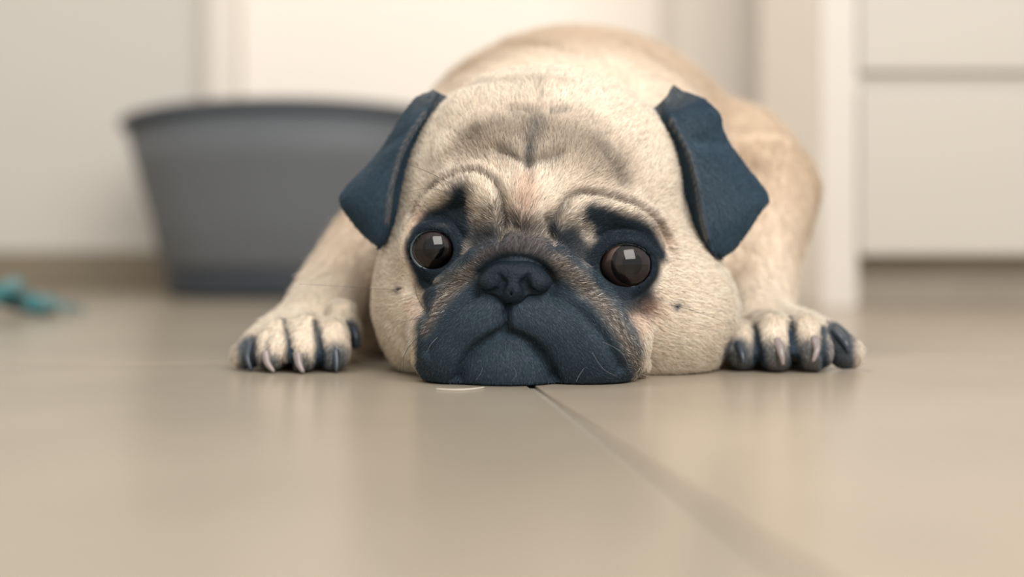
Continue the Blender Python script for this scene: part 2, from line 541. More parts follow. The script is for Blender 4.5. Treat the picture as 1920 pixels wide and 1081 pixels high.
def axis(lo, hi, a, b, fine, coarse):
    return np.concatenate([np.arange(lo, a, coarse), np.arange(a, b, fine), np.arange(b, hi, coarse)])
xs_ = axis(-150, 205, -62, 80, .95, 1.3)
ys_ = np.concatenate([np.arange(555, 690, 1.25), 690 + np.cumsum(np.minimum(1.25 * 1.03 ** np.arange(400), 4.5))])
ys_ = ys_[ys_ < 1130]
zs_ = axis(-2.5, 200, -1.0, 95, .95, 1.4)
V, Q = surface_nets(xs_, ys_, zs_, OPS)
# tighten to the true surface
for it in range(2):
    d = sdf(V); g = grad(V)
    st = np.clip(d, -1, 1)[:, None] * g
    st[V[:, 2] < 1.2] = 0
    V = V - st * 0.9

# ---- tracing pixels on to the sculpt so that folds and markings sit on the surface in 3-D
SOLID = [o for o in OPS if o[0] == 'add']
def trace(pts):
    pts = np.asarray(pts, float)
    d = np.stack([(pts[:, 0] - 960) / F, np.ones(len(pts)), (HOR - pts[:, 1]) / F], 1)
    L = np.linalg.norm(d, axis=1, keepdims=True); d /= L
    o = np.array([0, 0, 59.0])
    t = np.full(len(pts), 545.0); best = t.copy(); bd = np.full(len(pts), 1e9)
    for i in range(48):
        p = o + d * t[:, None]
        s = sdf(p, SOLID, floor_z=-50)
        b = s < bd
        bd = np.where(b, s, bd); best = np.where(b, t, best)
        t = np.minimum(t + np.where(s > .05, s * .9, 0), 900)
    return o + d * best[:, None]

def seg_dist(p, poly, rad=None):
    """distance of points to a 3-D polyline; with radii, distance minus the local radius"""
    out = np.full(len(p), 1e9)
    if len(poly) == 1:
        e = np.linalg.norm(p - poly[0], axis=1)
        return e - (rad[0] if rad is not None else 0)
    for i in range(len(poly) - 1):
        a, b = poly[i], poly[i + 1]
        ba = b - a; L = ba @ ba + 1e-9
        h = np.clip(((p - a) @ ba) / L, 0, 1)
        e = np.linalg.norm(p - a - h[:, None] * ba, axis=1)
        if rad is not None: e = e - (rad[i] + (rad[i + 1] - rad[i]) * h)
        out = np.minimum(out, e)
    return out

GROOVES = [  # pixel polyline, depth mm, width mm
    ([(952, 566), (948, 590), (948, 622)], 4.6, 1.5),
    ([(948, 622), (925, 632), (895, 652), (870, 682), (856, 716)], 4.2, 2.0),
    ([(948, 622), (980, 634), (1010, 658), (1030, 688), (1042, 718)], 4.2, 2.0),
    ([(768, 400), (800, 362), (845, 330), (890, 322), (925, 340), (942, 378), (946, 425)], 3.2, 2.0),
    ([(1030, 440), (1040, 405), (1062, 372), (1100, 362), (1160, 374), (1215, 398), (1250, 440), (1256, 470)], 3.0, 2.0),
    ([(990, 275), (990, 322), (984, 350)], 1.8, 2.2),
    ([(960, 408), (968, 432)], 1.6, 2.0), ([(1022, 412), (1030, 440), (1050, 470)], 2.4, 2.2),
    ([(940, 425), (935, 450)], 1.6, 2.0),
    ([(930, 285), (955, 296), (985, 310)], 1.4, 2.4), ([(990, 312), (1030, 300), (1055, 292)], 1.4, 2.4),
    ([(850, 300), (885, 262), (930, 240)], 1.2, 3.0),
    ([(1112, 268), (1140, 300), (1160, 345)], 1.6, 3.0),
    ([(955, 212), (1000, 214), (1062, 212)], 1.2, 2.4),
    ([(1010, 150), (1012, 195)], 1.0, 2.6),
    ([(1085, 215), (1130, 250), (1165, 290)], 1.1, 3.0),
    ([(846, 170), (900, 156), (960, 150)], 1.2, 4.0),
    ([(795, 700), (770, 660), (735, 600)], 0.9, 3.0),
    ([(760, 470), (766, 520), (785, 565), (800, 590)], 1.4, 2.6),
    ([(1245, 500), (1215, 560), (1180, 600)], 1.4, 3.0),
    # beside the nose
    ([(893, 545), (905, 512), (930, 492), (962, 484), (1000, 490), (1025, 512), (1040, 548)], 2.0, 1.8),
    ([(893, 548), (860, 575), (825, 615), (800, 660)], 2.2, 2.4),
    ([(1040, 550), (1085, 580), (1130, 630), (1165, 690)], 2.2, 2.4),
    # lid folds
    ([(768, 440), (790, 416), (822, 408), (852, 420), (868, 445)], 1.3, 1.4), ([(766, 480), (785, 520), (815, 532), (850, 518)], 1.0, 1.4),
    ([(1112, 446), (1150, 432), (1195, 436), (1230, 462)], 1.3, 1.4), ([(1118, 535), (1150, 558), (1195, 556), (1232, 528)], 1.0, 1.4),
    # paw gaps
    ([(538, 605), (545, 640), (548, 690)], 2.2, 1.6), ([(598, 602), (600, 640), (600, 690)], 2.2, 1.6), ([(503, 620), (498, 660), (492, 690)], 2.0, 1.6),
    ([(1418, 610), (1422, 650), (1424, 690)], 2.2, 1.6), ([(1482, 606), (1486, 650), (1490, 690)], 2.2, 1.6), ([(1540, 612), (1545, 650), (1548, 690)], 2.0, 1.6),
    # shoulder and body folds
    ([(1330, 180), (1370, 260), (1390, 330)], 3.0, 7.0), ([(1400, 300), (1440, 330), (1470, 380)], 2.0, 6.0),
    ([(880, 95), (980, 85), (1090, 100)], 2.5, 6.0),
]
N0 = grad(V)
disp = np.zeros(len(V))
def trace_all(polys):
    T = trace(np.concatenate(polys)); cut = np.cumsum([len(p) for p in polys])[:-1]
    return np.split(T, cut)
GT = trace_all([spline(poly, max(6, 3 * len(poly))) for (poly, dep, wid) in GROOVES])
for (poly, dep, wid), T in zip(GROOVES, GT):
    dd = seg_dist(V, T)
    disp -= dep * np.exp(-(dd / wid) ** 2)
disp = np.clip(disp, -5.0, 0)
disp[V[:, 2] < 1.0] = 0
# small muscle and skin unevenness
def vnoise(p, sc, seed):
    r = np.random.default_rng(seed)
    o = np.zeros(len(p))
    for _ in range(7):
        k = r.normal(size=3) / sc
        o += np.sin(p @ k + r.uniform(0, 6.28))
    return o / 3.5
eyeprox = np.min([np.linalg.norm(V - E['c'], axis=1) - E['r'] for E in EYES], axis=0)
disp += 0.35 * vnoise(V, 6.0, 1) * np.clip(eyeprox / 6, 0, 1) * (V[:, 2] > 2) * (V[:, 1] > 600)
disp *= np.clip((eyeprox - 1.0) / 3, 0, 1)
V = V + N0 * disp[:, None]
V[:, 2] = np.maximum(V[:, 2], 0.3)

# ---- coat colours -----------------------------------------------------------
def c(r, g, b): return np.array(lin(r, g, b))
FAWN = c(244, 228, 209); LIDS = c(36, 46, 54); BLACK = c(53, 68, 80); BROW = c(34, 46, 56); GRIZ = c(110, 103, 97); DGRIZ = c(78, 75, 77); RUST = c(176, 122, 92); GREYF = c(140, 126, 110); DUSK = c(104, 100, 96)
PAINT = [   # polyline px, radius px (number or list), softness px, colour, opacity
    # forehead shading of the coat
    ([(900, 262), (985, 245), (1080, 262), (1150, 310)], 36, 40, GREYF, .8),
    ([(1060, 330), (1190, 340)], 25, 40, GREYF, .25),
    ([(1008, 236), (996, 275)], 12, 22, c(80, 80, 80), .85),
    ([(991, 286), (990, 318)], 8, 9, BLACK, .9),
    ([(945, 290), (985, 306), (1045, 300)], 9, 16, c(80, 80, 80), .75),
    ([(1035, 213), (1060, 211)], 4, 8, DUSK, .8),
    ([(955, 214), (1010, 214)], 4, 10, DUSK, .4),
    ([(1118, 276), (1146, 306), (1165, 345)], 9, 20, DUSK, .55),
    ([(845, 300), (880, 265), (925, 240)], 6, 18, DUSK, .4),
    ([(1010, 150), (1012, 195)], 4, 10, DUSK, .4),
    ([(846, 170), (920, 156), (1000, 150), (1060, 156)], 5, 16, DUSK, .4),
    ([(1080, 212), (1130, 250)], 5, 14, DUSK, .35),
    ([(984, 350), (984, 410)], 18, 22, RUST, .45),
    ([(770, 400), (800, 362), (845, 330), (890, 322), (925, 340), (942, 378), (946, 425)], 6, 8, c(70, 62, 62), .95),  # brow crease: dark pigment with crease shade painted in
    ([(1040, 405), (1062, 372), (1100, 362), (1160, 374), (1215, 398), (1250, 440)], 6, 8, c(70, 62, 62), .9),  # other brow crease, likewise pigment plus painted shade
    # mask
    ([(895, 445), (968, 425), (1055, 445)], [20, 24, 24], 26, GRIZ, .75),
    ([(880, 470), (965, 448), (1060, 468)], [32, 38, 38], 24, DGRIZ, .95),
    ([(960, 420), (985, 432)], 12, 20, DGRIZ, .8),
    ([(936, 445), (941, 400)], [12, 5], 12, DUSK, .8),
    ([(1048, 470), (1030, 415)], [26, 9], 12, BLACK, .9),
    ([(925, 395), (905, 425), (895, 440)], [12, 16, 14], 16, GRIZ, .7),
    ([(1062, 405), (1080, 425)], 14, 18, GRIZ, .55),
    ([(806, 468), (822, 470)], 52, 10, BROW, 1),
    ([(800, 505), (806, 560)], [32, 20], 10, BROW, 1), ([(806, 466), (822, 468)], 40, 12, LIDS, 1), ([(795, 420), (820, 410), (850, 412)], 15, 8, BROW, 1),
    ([(864, 366), (862, 395), (862, 430)], [22, 27, 32], 17, BROW, 1),
    ([(778, 428), (800, 412), (845, 398)], [10, 16, 18], 9, BROW, .95),
    ([(880, 470), (915, 452)], 26, 16, BROW, .85),
    ([(1160, 497), (1182, 500)], 66, 12, BROW, 1),
    ([(1106, 404), (1130, 425)], [18, 32], 15, BROW, 1),
    ([(1108, 405), (1150, 420), (1205, 438), (1240, 478)], [20, 23, 24, 16], 12, BROW, 1),
    ([(1090, 480), (1068, 450)], 26, 14, BROW, .95), ([(1152, 495), (1186, 497)], 48, 12, LIDS, 1),
    ([(1178, 560), (1205, 565)], 30, 14, BROW, .95),
    ([(1165, 618), (1225, 578)], 14, 22, RUST, .42),
    ([(1235, 425), (1257, 455)], 5, 10, RUST, .5),
    ([(790, 400), (766, 430)], 4, 10, RUST, .5),
    ([(778, 570), (790, 590)], 6, 14, RUST, .45),
    ([(850, 640), (960, 600), (1085, 640)], 76, 8, BLACK, 1),
    ([(832, 690), (960, 700), (1130, 690)], [58, 70, 74], 8, BLACK, 1),
    ([(808, 650), (800, 700)], 30, 6, BLACK, 1),
    ([(1085, 610), (1150, 680)], [36, 42], 10, BLACK, 1),
    ([(835, 625), (885, 570), (960, 530), (1045, 565)], [36, 36, 44, 38], 8, BLACK, 1),
    ([(800, 612), (840, 548), (888, 502), (930, 476)], [24, 36, 36, 28], 10, BLACK, .9),
    ([(1040, 486), (1096, 536), (1150, 602), (1184, 660)], [30, 38, 36, 28], 10, BLACK, .9),
    ([(796, 622), (838, 552), (886, 508), (925, 482)], [7, 13, 12, 8], 12, GRIZ, .95),
    ([(915, 486), (965, 476), (1042, 492)], 26, 14, DGRIZ, .95),
    ([(1042, 488), (1096, 536), (1150, 602), (1184, 660), (1200, 705)], [9, 14, 14, 13, 11], 12, GRIZ, .95),
    ([(902, 508), (932, 489), (965, 483), (1000, 488), (1028, 508)], 9, 6, BLACK, 1),
    # moles
    ([(750, 543)], 8, 4, BLACK, 1), ([(1266, 573)], 10, 5, BLACK, 1),
    # paws
    ([(468, 650), (474, 690)], 26, 12, BLACK, .95), ([(508, 682), (520, 702)], 24, 14, BLACK, .85), ([(562, 682), (578, 702)], 26, 14, BLACK, .85), ([(628, 668), (634, 702)], 28, 14, BLACK, .9),
    ([(535, 600), (543, 640), (548, 690)], [5, 8, 12], 5, BLACK, 1), ([(594, 602), (600, 640), (600, 690)], [8, 10, 12], 5, BLACK, 1), ([(503, 635), (494, 690)], 5, 6, BLACK, .85),
    ([(656, 606), (664, 645)], 14, 8, BLACK, .95),
    ([(1380, 660), (1390, 695)], 32, 14, BLACK, .9), ([(1450, 672), (1455, 700)], 36, 16, BLACK, .85), ([(1518, 668), (1520, 700)], 36, 16, BLACK, .85), ([(1572, 625), (1575, 690)], 30, 12, BLACK, .95),
    ([(1418, 604), (1422, 650), (1424, 690)], [8, 12, 14], 6, BLACK, 1), ([(1482, 594), (1486, 640), (1490, 690)], [10, 13, 14], 6, BLACK, 1), ([(1543, 612), (1548, 690)], 10, 6, BLACK, .95),
    ([(1390, 595), (1430, 580)], 5, 10, DUSK, .5),
]
PT = []
PL = []
for (poly, rad, soft, col_, op) in PAINT:
    rr = rad if hasattr(rad, '__len__') else [rad] * len(poly)
    n = max(2 * len(poly), 4) if len(poly) > 1 else 1
    pl = spline([(*a, b) for a, b in zip(poly, rr)], n) if n > 1 else np.array([(*poly[0], rr[0])])
    PL.append(pl)
for pl, T, (poly, rad, soft, col_, op) in zip(PL, trace_all([p[:, :2] for p in PL]), PAINT):
    sc = np.median(T[:, 1]) / F
    T = T.copy(); T[:, 1] *= .4
    PT.append((T, np.maximum(pl[:, 2], .1) * sc, soft * sc, col_, op))
def paint(p):
    out = np.tile(FAWN, (len(p), 1))
    bl = np.clip((p[:, 1] - 690) / 60, 0, 1)[:, None]
    p = p * np.array([1, .4, 1])
    griz = np.zeros(len(p))
    out = out * (1 - bl) + c(209, 187, 163) * bl
    dark = np.zeros(len(p))
    for (T, rr, soft, col_, op) in PT:
        lo = T.min(0) - rr.max() - soft - 1; hi = T.max(0) + rr.max() + soft + 1
        m = np.all((p > lo) & (p < hi), axis=1)
        if not m.any(): continue
        e = seg_dist(p[m], T, rr)
        w = np.clip(0.5 - e / (2 * soft), 0, 1); w = w * w * (3 - 2 * w) * op
        out[m] = out[m] * (1 - w[:, None]) + col_ * w[:, None]
        if col_ is BLACK or col_ is LIDS or col_ is BROW: dark[m] = np.maximum(dark[m], w)
        elif col_ is GRIZ: dark[m] = np.minimum(dark[m], 1 - .5 * w)
        griz[m] = np.maximum(griz[m] * (1 - w), w if col_ is GRIZ else (.4 * w if col_ is DGRIZ else 0))
    return out, dark, griz

def attr_material(name, rough=0.7, fac=1.0, spec=0.3, noise=.2, nscale=400, bump=0.0):
    m = bpy.data.materials.new(name); m.use_nodes = True
    nt = m.node_tree; b = nt.nodes['Principled BSDF']
    a = nt.nodes.new('ShaderNodeAttribute'); a.attribute_name = 'coat'
    tc = nt.nodes.new('ShaderNodeTexCoord')
    n = nt.nodes.new('ShaderNodeTexNoise'); n.inputs['Scale'].default_value = nscale
    nt.links.new(tc.outputs['Object'], n.inputs['Vector'])
    mr = nt.nodes.new('ShaderNodeMapRange'); mr.inputs['To Min'].default_value = fac * (1 - noise); mr.inputs['To Max'].default_value = fac * (1 + noise)
    nt.links.new(n.outputs['Fac'], mr.inputs['Value'])
    vm = nt.nodes.new('ShaderNodeVectorMath'); vm.operation = 'SCALE'
    nt.links.new(a.outputs['Color'], vm.inputs[0]); nt.links.new(mr.outputs['Result'], vm.inputs['Scale'])
    nt.links.new(vm.outputs['Vector'], b.inputs['Base Color'])
    b.inputs['Roughness'].default_value = rough
    b.inputs['Specular IOR Level'].default_value = spec
    if bump > 0:
        bp = nt.nodes.new('ShaderNodeBump'); bp.inputs['Strength'].default_value = bump; bp.inputs['Distance'].default_value = .0006
        nt.links.new(n.outputs['Fac'], bp.inputs['Height']); nt.links.new(bp.outputs['Normal'], b.inputs['Normal'])
    return m

def fur_material(name):
    m = bpy.data.materials.new(name); m.use_nodes = True
    nt = m.node_tree; b = nt.nodes['Principled BSDF']
    a = nt.nodes.new('ShaderNodeAttribute'); a.attribute_name = 'coat'
    an = nt.nodes.new('ShaderNodeAttribute'); an.attribute_name = 'surface_normal'
    hi = nt.nodes.new('ShaderNodeHairInfo')
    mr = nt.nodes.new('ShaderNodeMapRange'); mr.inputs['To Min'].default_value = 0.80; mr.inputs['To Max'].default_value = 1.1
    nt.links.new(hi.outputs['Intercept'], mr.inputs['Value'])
    vm = nt.nodes.new('ShaderNodeVectorMath'); vm.operation = 'SCALE'
    nt.links.new(a.outputs['Color'], vm.inputs[0]); nt.links.new(mr.outputs['Result'], vm.inputs['Scale'])
    nt.links.new(vm.outputs['Vector'], b.inputs['Base Color'])
    geo = nt.nodes.new('ShaderNodeNewGeometry')
    mix = nt.nodes.new('ShaderNodeMix'); mix.data_type = 'VECTOR'; mix.inputs['Factor'].default_value = 0.75
    nt.links.new(geo.outputs['Normal'], mix.inputs[4])
    nt.links.new(an.outputs['Vector'], mix.inputs[5])
    nt.links.new(mix.outputs[1], b.inputs['Normal'])
    b.inputs['Roughness'].default_value = 0.55
    b.inputs['Specular IOR Level'].default_value = 0.25
    return m

def mesh_np(name, v, q, colors=None):
    me = bpy.data.meshes.new(name)
    me.vertices.add(len(v)); me.vertices.foreach_set('co', (v * S).astype(np.float32).ravel())
    me.loops.add(q.size); me.loops.foreach_set('vertex_index', q.astype(np.int32).ravel())
    me.polygons.add(len(q)); me.polygons.foreach_set('loop_start', np.arange(0, q.size, q.shape[1], dtype=np.int32))
    me.update(calc_edges=True); me.validate()
    if colors is not None:
        a = me.color_attributes.new('coat', 'FLOAT_COLOR', 'POINT')
        a.data.foreach_set('color', np.concatenate([colors, np.ones((len(v), 1))], 1).astype(np.float32).ravel())
    return me

def vert_normals(v, q):
    n = np.cross(v[q[:, 2]] - v[q[:, 0]], v[q[:, 3]] - v[q[:, 1]])
    out = np.zeros_like(v)
    for i in range(4): np.add.at(out, q[:, i], n)
    return out / (np.linalg.norm(out, axis=1, keepdims=True) + 1e-9)

def make_fur(name, roots, nrm_, tang, length, lift, radius, color, mat, parent, curl=.5, npt=4):
    n = len(roots)
    s = np.linspace(0, 1, npt)[None, :, None]
    L = length[:, None, None]
    ca, sa = np.cos(lift)[:, None, None], np.sin(lift)[:, None, None]
    bend = RNG.normal(size=(n, 1, 3)) * .10
    pts = roots[:, None, :] + L * (tang[:, None, :] * s * ca + nrm_[:, None, :] * sa * (s - curl * s * s) + bend * s * s)
    pts[:, :, 2] = np.maximum(pts[:, :, 2], .25)
    cu = bpy.data.hair_curves.new(name)
    cu.add_curves([npt] * n)
    cu.attributes['position'].data.foreach_set('vector', (pts * S).astype(np.float32).ravel())
    ra_ = cu.attributes.get('radius') or cu.attributes.new('radius', 'FLOAT', 'POINT')
    taper = np.array([1, .95, .7, .2]) if npt == 4 else np.linspace(1, .2, npt)
    ra_.data.foreach_set('value', (radius[:, None] * taper[None, :] * S).astype(np.float32).ravel())
    a = cu.attributes.new('coat', 'FLOAT_COLOR', 'CURVE')
    a.data.foreach_set('color', np.concatenate([color, np.ones((n, 1))], 1).astype(np.float32).ravel())
    b = cu.attributes.new('surface_normal', 'FLOAT_VECTOR', 'CURVE')
    b.data.foreach_set('vector', nrm_.astype(np.float32).ravel())
    cu.materials.append(mat)
    o = bpy.data.objects.new(name, cu)
    COL.objects.link(o)
    o.parent = parent
    o['kind'] = 'stuff'
    return o

def sample(v, q, vn, weight, n):
    tri = np.concatenate([q[:, [0, 1, 2]], q[:, [0, 2, 3]]])
    a = 0.5 * np.linalg.norm(np.cross(v[tri[:, 1]] - v[tri[:, 0]], v[tri[:, 2]] - v[tri[:, 0]]), axis=1)
    w = a * weight[tri].mean(1)
    pick = np.searchsorted(np.cumsum(w) / w.sum(), RNG.random(n))
    pick = np.clip(pick, 0, len(tri) - 1)
    r1, r2 = np.sqrt(RNG.random(n)), RNG.random(n)
    B = np.stack([1 - r1, r1 * (1 - r2), r1 * r2], 1)
    p = (v[tri[pick]] * B[:, :, None]).sum(1)
    nn = (vn[tri[pick]] * B[:, :, None]).sum(1)
    nn /= np.linalg.norm(nn, axis=1, keepdims=True) + 1e-9
    return p, nn

# ---- the dog ------------------------------------------------------------------
dog = empty('dog', (0, 0, 0))
tag(dog, 'fawn pug with black face mask lying flat with chin on tile floor', 'dog')
M_skin = attr_material('skin_and_undercoat', fac=.95, rough=.85, spec=.08)
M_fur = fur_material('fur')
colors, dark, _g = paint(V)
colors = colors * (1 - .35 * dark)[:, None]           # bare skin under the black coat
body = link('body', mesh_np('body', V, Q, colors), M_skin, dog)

VN = vert_normals(V, Q)
eyeprox = np.min([np.linalg.norm(V - E['c'], axis=1) - E['r'] for E in EYES], axis=0)
nose_c = P(963, 528, 576)
noseprox = np.sqrt(((V[:, 0] - nose_c[0]) / 14.5) ** 2 + ((V[:, 2] - nose_c[2]) / 9) ** 2 + ((V[:, 1] - nose_c[1]) / 14) ** 2)
headw = np.clip((705 - V[:, 1]) / 25, 0, 1)
limb = ((V[:, 0] < -55) & (V[:, 2] < 75) & (V[:, 1] < 740) & (V[:, 0] < -72 + 0 * V[:, 1])) | ((V[:, 0] > 98) & (V[:, 1] < 760))
base_ok = (V[:, 2] > 1.0) & (eyeprox > .9) & (noseprox > 1.0)
facing = np.clip(1.1 - 1.3 * VN[:, 1], 0.1, 1)

nose_src = P(965, 515, 585)
def flow(p, n):
    v = p - nose_src
    v[:, 1] *= 0.6
    hw = np.clip((700 - p[:, 1]) / 40, 0, 1)
    lm = (((p[:, 0] < -72) & (p[:, 2] < 80)) | (p[:, 0] > 98)) & (p[:, 1] < 760)
    bodyv = np.stack([0.15 * (p[:, 0] - 38) / 100, np.ones(len(p)), -.35 * np.ones(len(p))], 1)
    limbv = np.stack([.2 * np.sign(p[:, 0]), -.25 * np.ones(len(p)), -np.ones(len(p))], 1)
    v = v / (np.linalg.norm(v, axis=1, keepdims=True) + 1e-6)
    t = v * hw[:, None] + bodyv * (1 - hw)[:, None]
    t[lm] = limbv[lm]
    t += .28 * np.stack([vnoise(p, 9, 11), vnoise(p, 9, 12), vnoise(p, 9, 13)], 1)
    t += RNG.normal(size=p.shape) * .16
    t -= n * np.sum(t * n, 1, keepdims=True)
    return t / (np.linalg.norm(t, axis=1, keepdims=True) + 1e-6)

def coat(name, weight, n, lens, rads, parent):
    p, nn = sample(V, Q, VN, weight, n)
    col_, dk, gz = paint(p)
    ep = np.min([np.linalg.norm(p - E['c'], axis=1) - E['r'] for E in EYES], axis=0)
    L = lens(p, dk) * RNG.uniform(.7, 1.25, n) * np.clip(ep / 9, .22, 1)
    t = flow(p, nn)
    hd = np.clip((705 - p[:, 1]) / 25, 0, 1)
    k = RNG.normal(1, .05 + .09 * hd, n) * np.where(dk > .3, RNG.uniform(.65, 1.35, n), 1)
    # guard hairs: a share of dusky hairs on the fawn coat, pale ones on the grizzled folds
    j = RNG.random(n)
    lum = col_.mean(1)
    kk = np.where((j < .17 * hd) & (lum > .25), .58, 1) * np.where((j > .90) & (lum < .25) & (lum > .065), 2.2, 1)
    # grizzled folds: pale and dark hairs side by side
    g_ = RNG.random(n)
    kk = kk * np.where(RNG.random(n) < gz, np.where(g_ < .38, RNG.uniform(1.6, 2.7, n), RNG.uniform(.35, .9, n)), 1)
    # the black coat carries a share of greyish hairs
    bb = (RNG.random(n) < .13 * dk)
    col_ = np.where(bb[:, None], col_ * 1.5 + np.array([.012, .006, .004]), col_)
    col_ = np.clip(col_ * (k * kk)[:, None], .004, .95)
    lift = np.radians(RNG.normal(20, 6, n)) * (1 - .25 * dk)
    return make_fur(name, p, nn, t, L, lift, rads(p, dk) * RNG.uniform(.8, 1.2, n), col_, M_fur, parent)

w_head = base_ok * headw * facing
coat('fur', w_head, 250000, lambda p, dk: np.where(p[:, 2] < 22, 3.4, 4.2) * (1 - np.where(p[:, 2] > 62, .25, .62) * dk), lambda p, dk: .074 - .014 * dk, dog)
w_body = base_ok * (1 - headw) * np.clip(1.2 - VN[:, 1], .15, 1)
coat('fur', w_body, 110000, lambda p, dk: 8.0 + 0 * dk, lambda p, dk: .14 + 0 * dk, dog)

# ---- nose pad -------------------------------------------------------------------
NO = []
def nadd(pr, k): NO.append(('add',) + pr + (k,))
def nsub(pr, k): NO.append(('sub',) + pr + (k,))
ny_ = 576
nadd(f_ell(P(965, 514, ny_ + 1), (12.0, 8, 6.4)), 1)
nadd(f_ell(P(922, 531, ny_ + 1), (5.6, 6.5, 4.4), rotm(0, 16, 0)), 3.2)
nadd(f_ell(P(1008, 532, ny_ + 1), (6.0, 6.5, 4.4), rotm(0, -16, 0)), 3.2)
nadd(f_ell(P(960, 542, ny_), (6.6, 7.8, 6.4)), 3.0)
def ntrace(pts):
    global SOLID
    keep, SOLID = SOLID, list(NO)
    q = trace(pts); SOLID = keep
    return q
nl = ntrace([(937, 517), (942, 530), (938, 543), (918, 548), (898, 545)])
nr_ = ntrace([(991, 517), (984, 531), (989, 544), (1010, 550), (1032, 547)])
nm = ntrace([(959, 546), (955, 574)])
nsub(f_tube(nl, [.8, 2.0, 1.7, .9, .8]), 1.1)
nsub(f_tube(nr_, [.8, 2.2, 1.9, .9, .8]), 1.1)
nsub(f_tube(nm, [.3, .8]), 1.2)
nv, nq = surface_nets(np.arange(-18, 21, .55), np.arange(560, 590, .55), np.arange(24, 58, .55), NO, floor_z=-50)
for it in range(2):
    nv = nv - np.clip(sdf(nv, NO, floor_z=-50), -.4, .4)[:, None] * grad(nv, NO, e=.1, floor_z=-50)
M_nose = material('nose_leather', lin(22, 33, 42), rough=0.55, spec=0.18, noise=.25, scale=900, bump=.55, bscale=900)
nose = link('nose', mesh_np('nose', nv, nq), M_nose, dog)
tag(nose, 'flat dark grey-black leathery nose')

# ---- eyes --------------------------------------------------------------------------
M_sclera = material('sclera', lin(128, 104, 96), rough=.4, spec=.1, noise=.12, scale=200)
M_iris = material('iris', lin(42, 34, 33), rough=.5, spec=.05, noise=.3, scale=500)
M_limbus = material('limbus', lin(36, 34, 34), rough=.5, spec=.05, noise=.1, scale=300)
M_pupil = material('pupil', lin(8, 9, 12), rough=.5, spec=.02, noise=.1, scale=300)
M_lid = material('eyelid_margin', lin(66, 78, 86), rough=.18, spec=.6, noise=.1, scale=300)
M_cornea = bpy.data.materials.new('cornea'); M_cornea.use_nodes = True
nt = M_cornea.node_tree; nt.nodes.remove(nt.nodes['Principled BSDF'])
tb = nt.nodes.new('ShaderNodeBsdfTransparent'); gb = nt.nodes.new('ShaderNodeBsdfGlossy'); gb.inputs['Roughness'].default_value = .02
fr = nt.nodes.new('ShaderNodeFresnel'); fr.inputs['IOR'].default_value = 1.55
mx = nt.nodes.new('ShaderNodeMixShader')
nt.links.new(fr.outputs[0], mx.inputs[0]); nt.links.new(tb.outputs[0], mx.inputs[1]); nt.links.new(gb.outputs[0], mx.inputs[2])
nt.links.new(mx.outputs[0], nt.nodes['Material Output'].inputs['Surface'])

def dome(name, th0, th1, prof, nseg=48, nr=14):
    """surface of revolution round -Y; prof(theta) -> radius"""
    v, f = [], []
    for i in range(nr + 1):
        th = th0 + (th1 - th0) * i / nr
        r = prof(th)
        for k in range(nseg):
            a = 2 * math.pi * k / nseg
            v.append((r * math.sin(th) * math.cos(a) * S, -r * math.cos(th) * S, r * math.sin(th) * math.sin(a) * S))
    for i in range(nr):
        for k in range(nseg):
            k2 = (k + 1) % nseg
            f.append((i * nseg + k, (i + 1) * nseg + k, (i + 1) * nseg + k2, i * nseg + k2))
    if th0 < 1e-3: pass
    return pydata(name, v, f)
R = math.radians
for E in EYES:
    r = E['r']
    e = empty('eye', Vector(E['c']) * S)
    e.parent = dog
    e.rotation_euler = Vector(E['gaze']).to_track_quat('-Y', 'Z').to_euler()
    ti = math.asin(E['iris'] / r); tp = ti * .56
    link('eyeball', dome('eyeball', ti + R(3), R(178), lambda t: r), M_sclera, e)
    link('limbus', dome('limbus', ti - R(4), ti + R(3.5), lambda t: r * 1.003), M_limbus, e)
    link('iris', dome('iris', tp, ti - R(3.5), lambda t: r * (1.0 - .05 * (1 - (t - tp) / (ti - tp)))), M_iris, e)
    link('pupil', dome('pupil', R(.02), tp + R(1), lambda t: r * .948), M_pupil, e)
    link('cornea', dome('cornea', R(.02), R(100), lambda t: r * (1.012 + .05 * max(0, 1 - (t / R(58)) ** 2)), nr=24), M_cornea, e)
    # wet lid margin
    pts = []
    for k in range(61):
        a = 2 * math.pi * k / 60
        x = E['gaze'][0] * 5 * .0 + E['op'][0] * 1.0 * math.cos(a); z = E['op'][1] * 1.0 * math.sin(a)
        x += E['gaze'][0] * 2; z -= .5
        yy = -math.sqrt(max((r + .35) ** 2 - x * x - z * z, 2.0))
        pts.append((E['c'] + np.array([x, yy, z])) * S)
    rim = link('eyelid_margin', tube_mesh('eyelid_margin', pts, .00062, 8), M_lid, dog)
    # lashes on the upper lid
    up = [i for i in range(4, 27)]
    n = 70
    roots, tg = [], []
    for k in range(n):
        a = RNG.uniform(.25, math.pi - .25)
        x = E['gaze'][0] * 5 + E['op'][0] * 1.03 * math.cos(a); z = E['op'][1] * 1.05 * math.sin(a)
        yy = -math.sqrt(max((r + .9) ** 2 - x * x - z * z, 2.0))
        roots.append(E['c'] + np.array([x, yy, z]))
        d = np.array([.5 * math.cos(a), -.75, -.35]) + RNG.normal(size=3) * .12
        tg.append(d / np.linalg.norm(d))
    roots = np.array(roots); tg = np.array(tg)
    make_fur('eyelashes', roots, np.tile([0., 0, 1], (n, 1)), tg, RNG.uniform(2.2, 3.8, n), np.full(n, .15), np.full(n, .07), np.tile(BLACK * .7, (n, 1)), M_fur, dog)

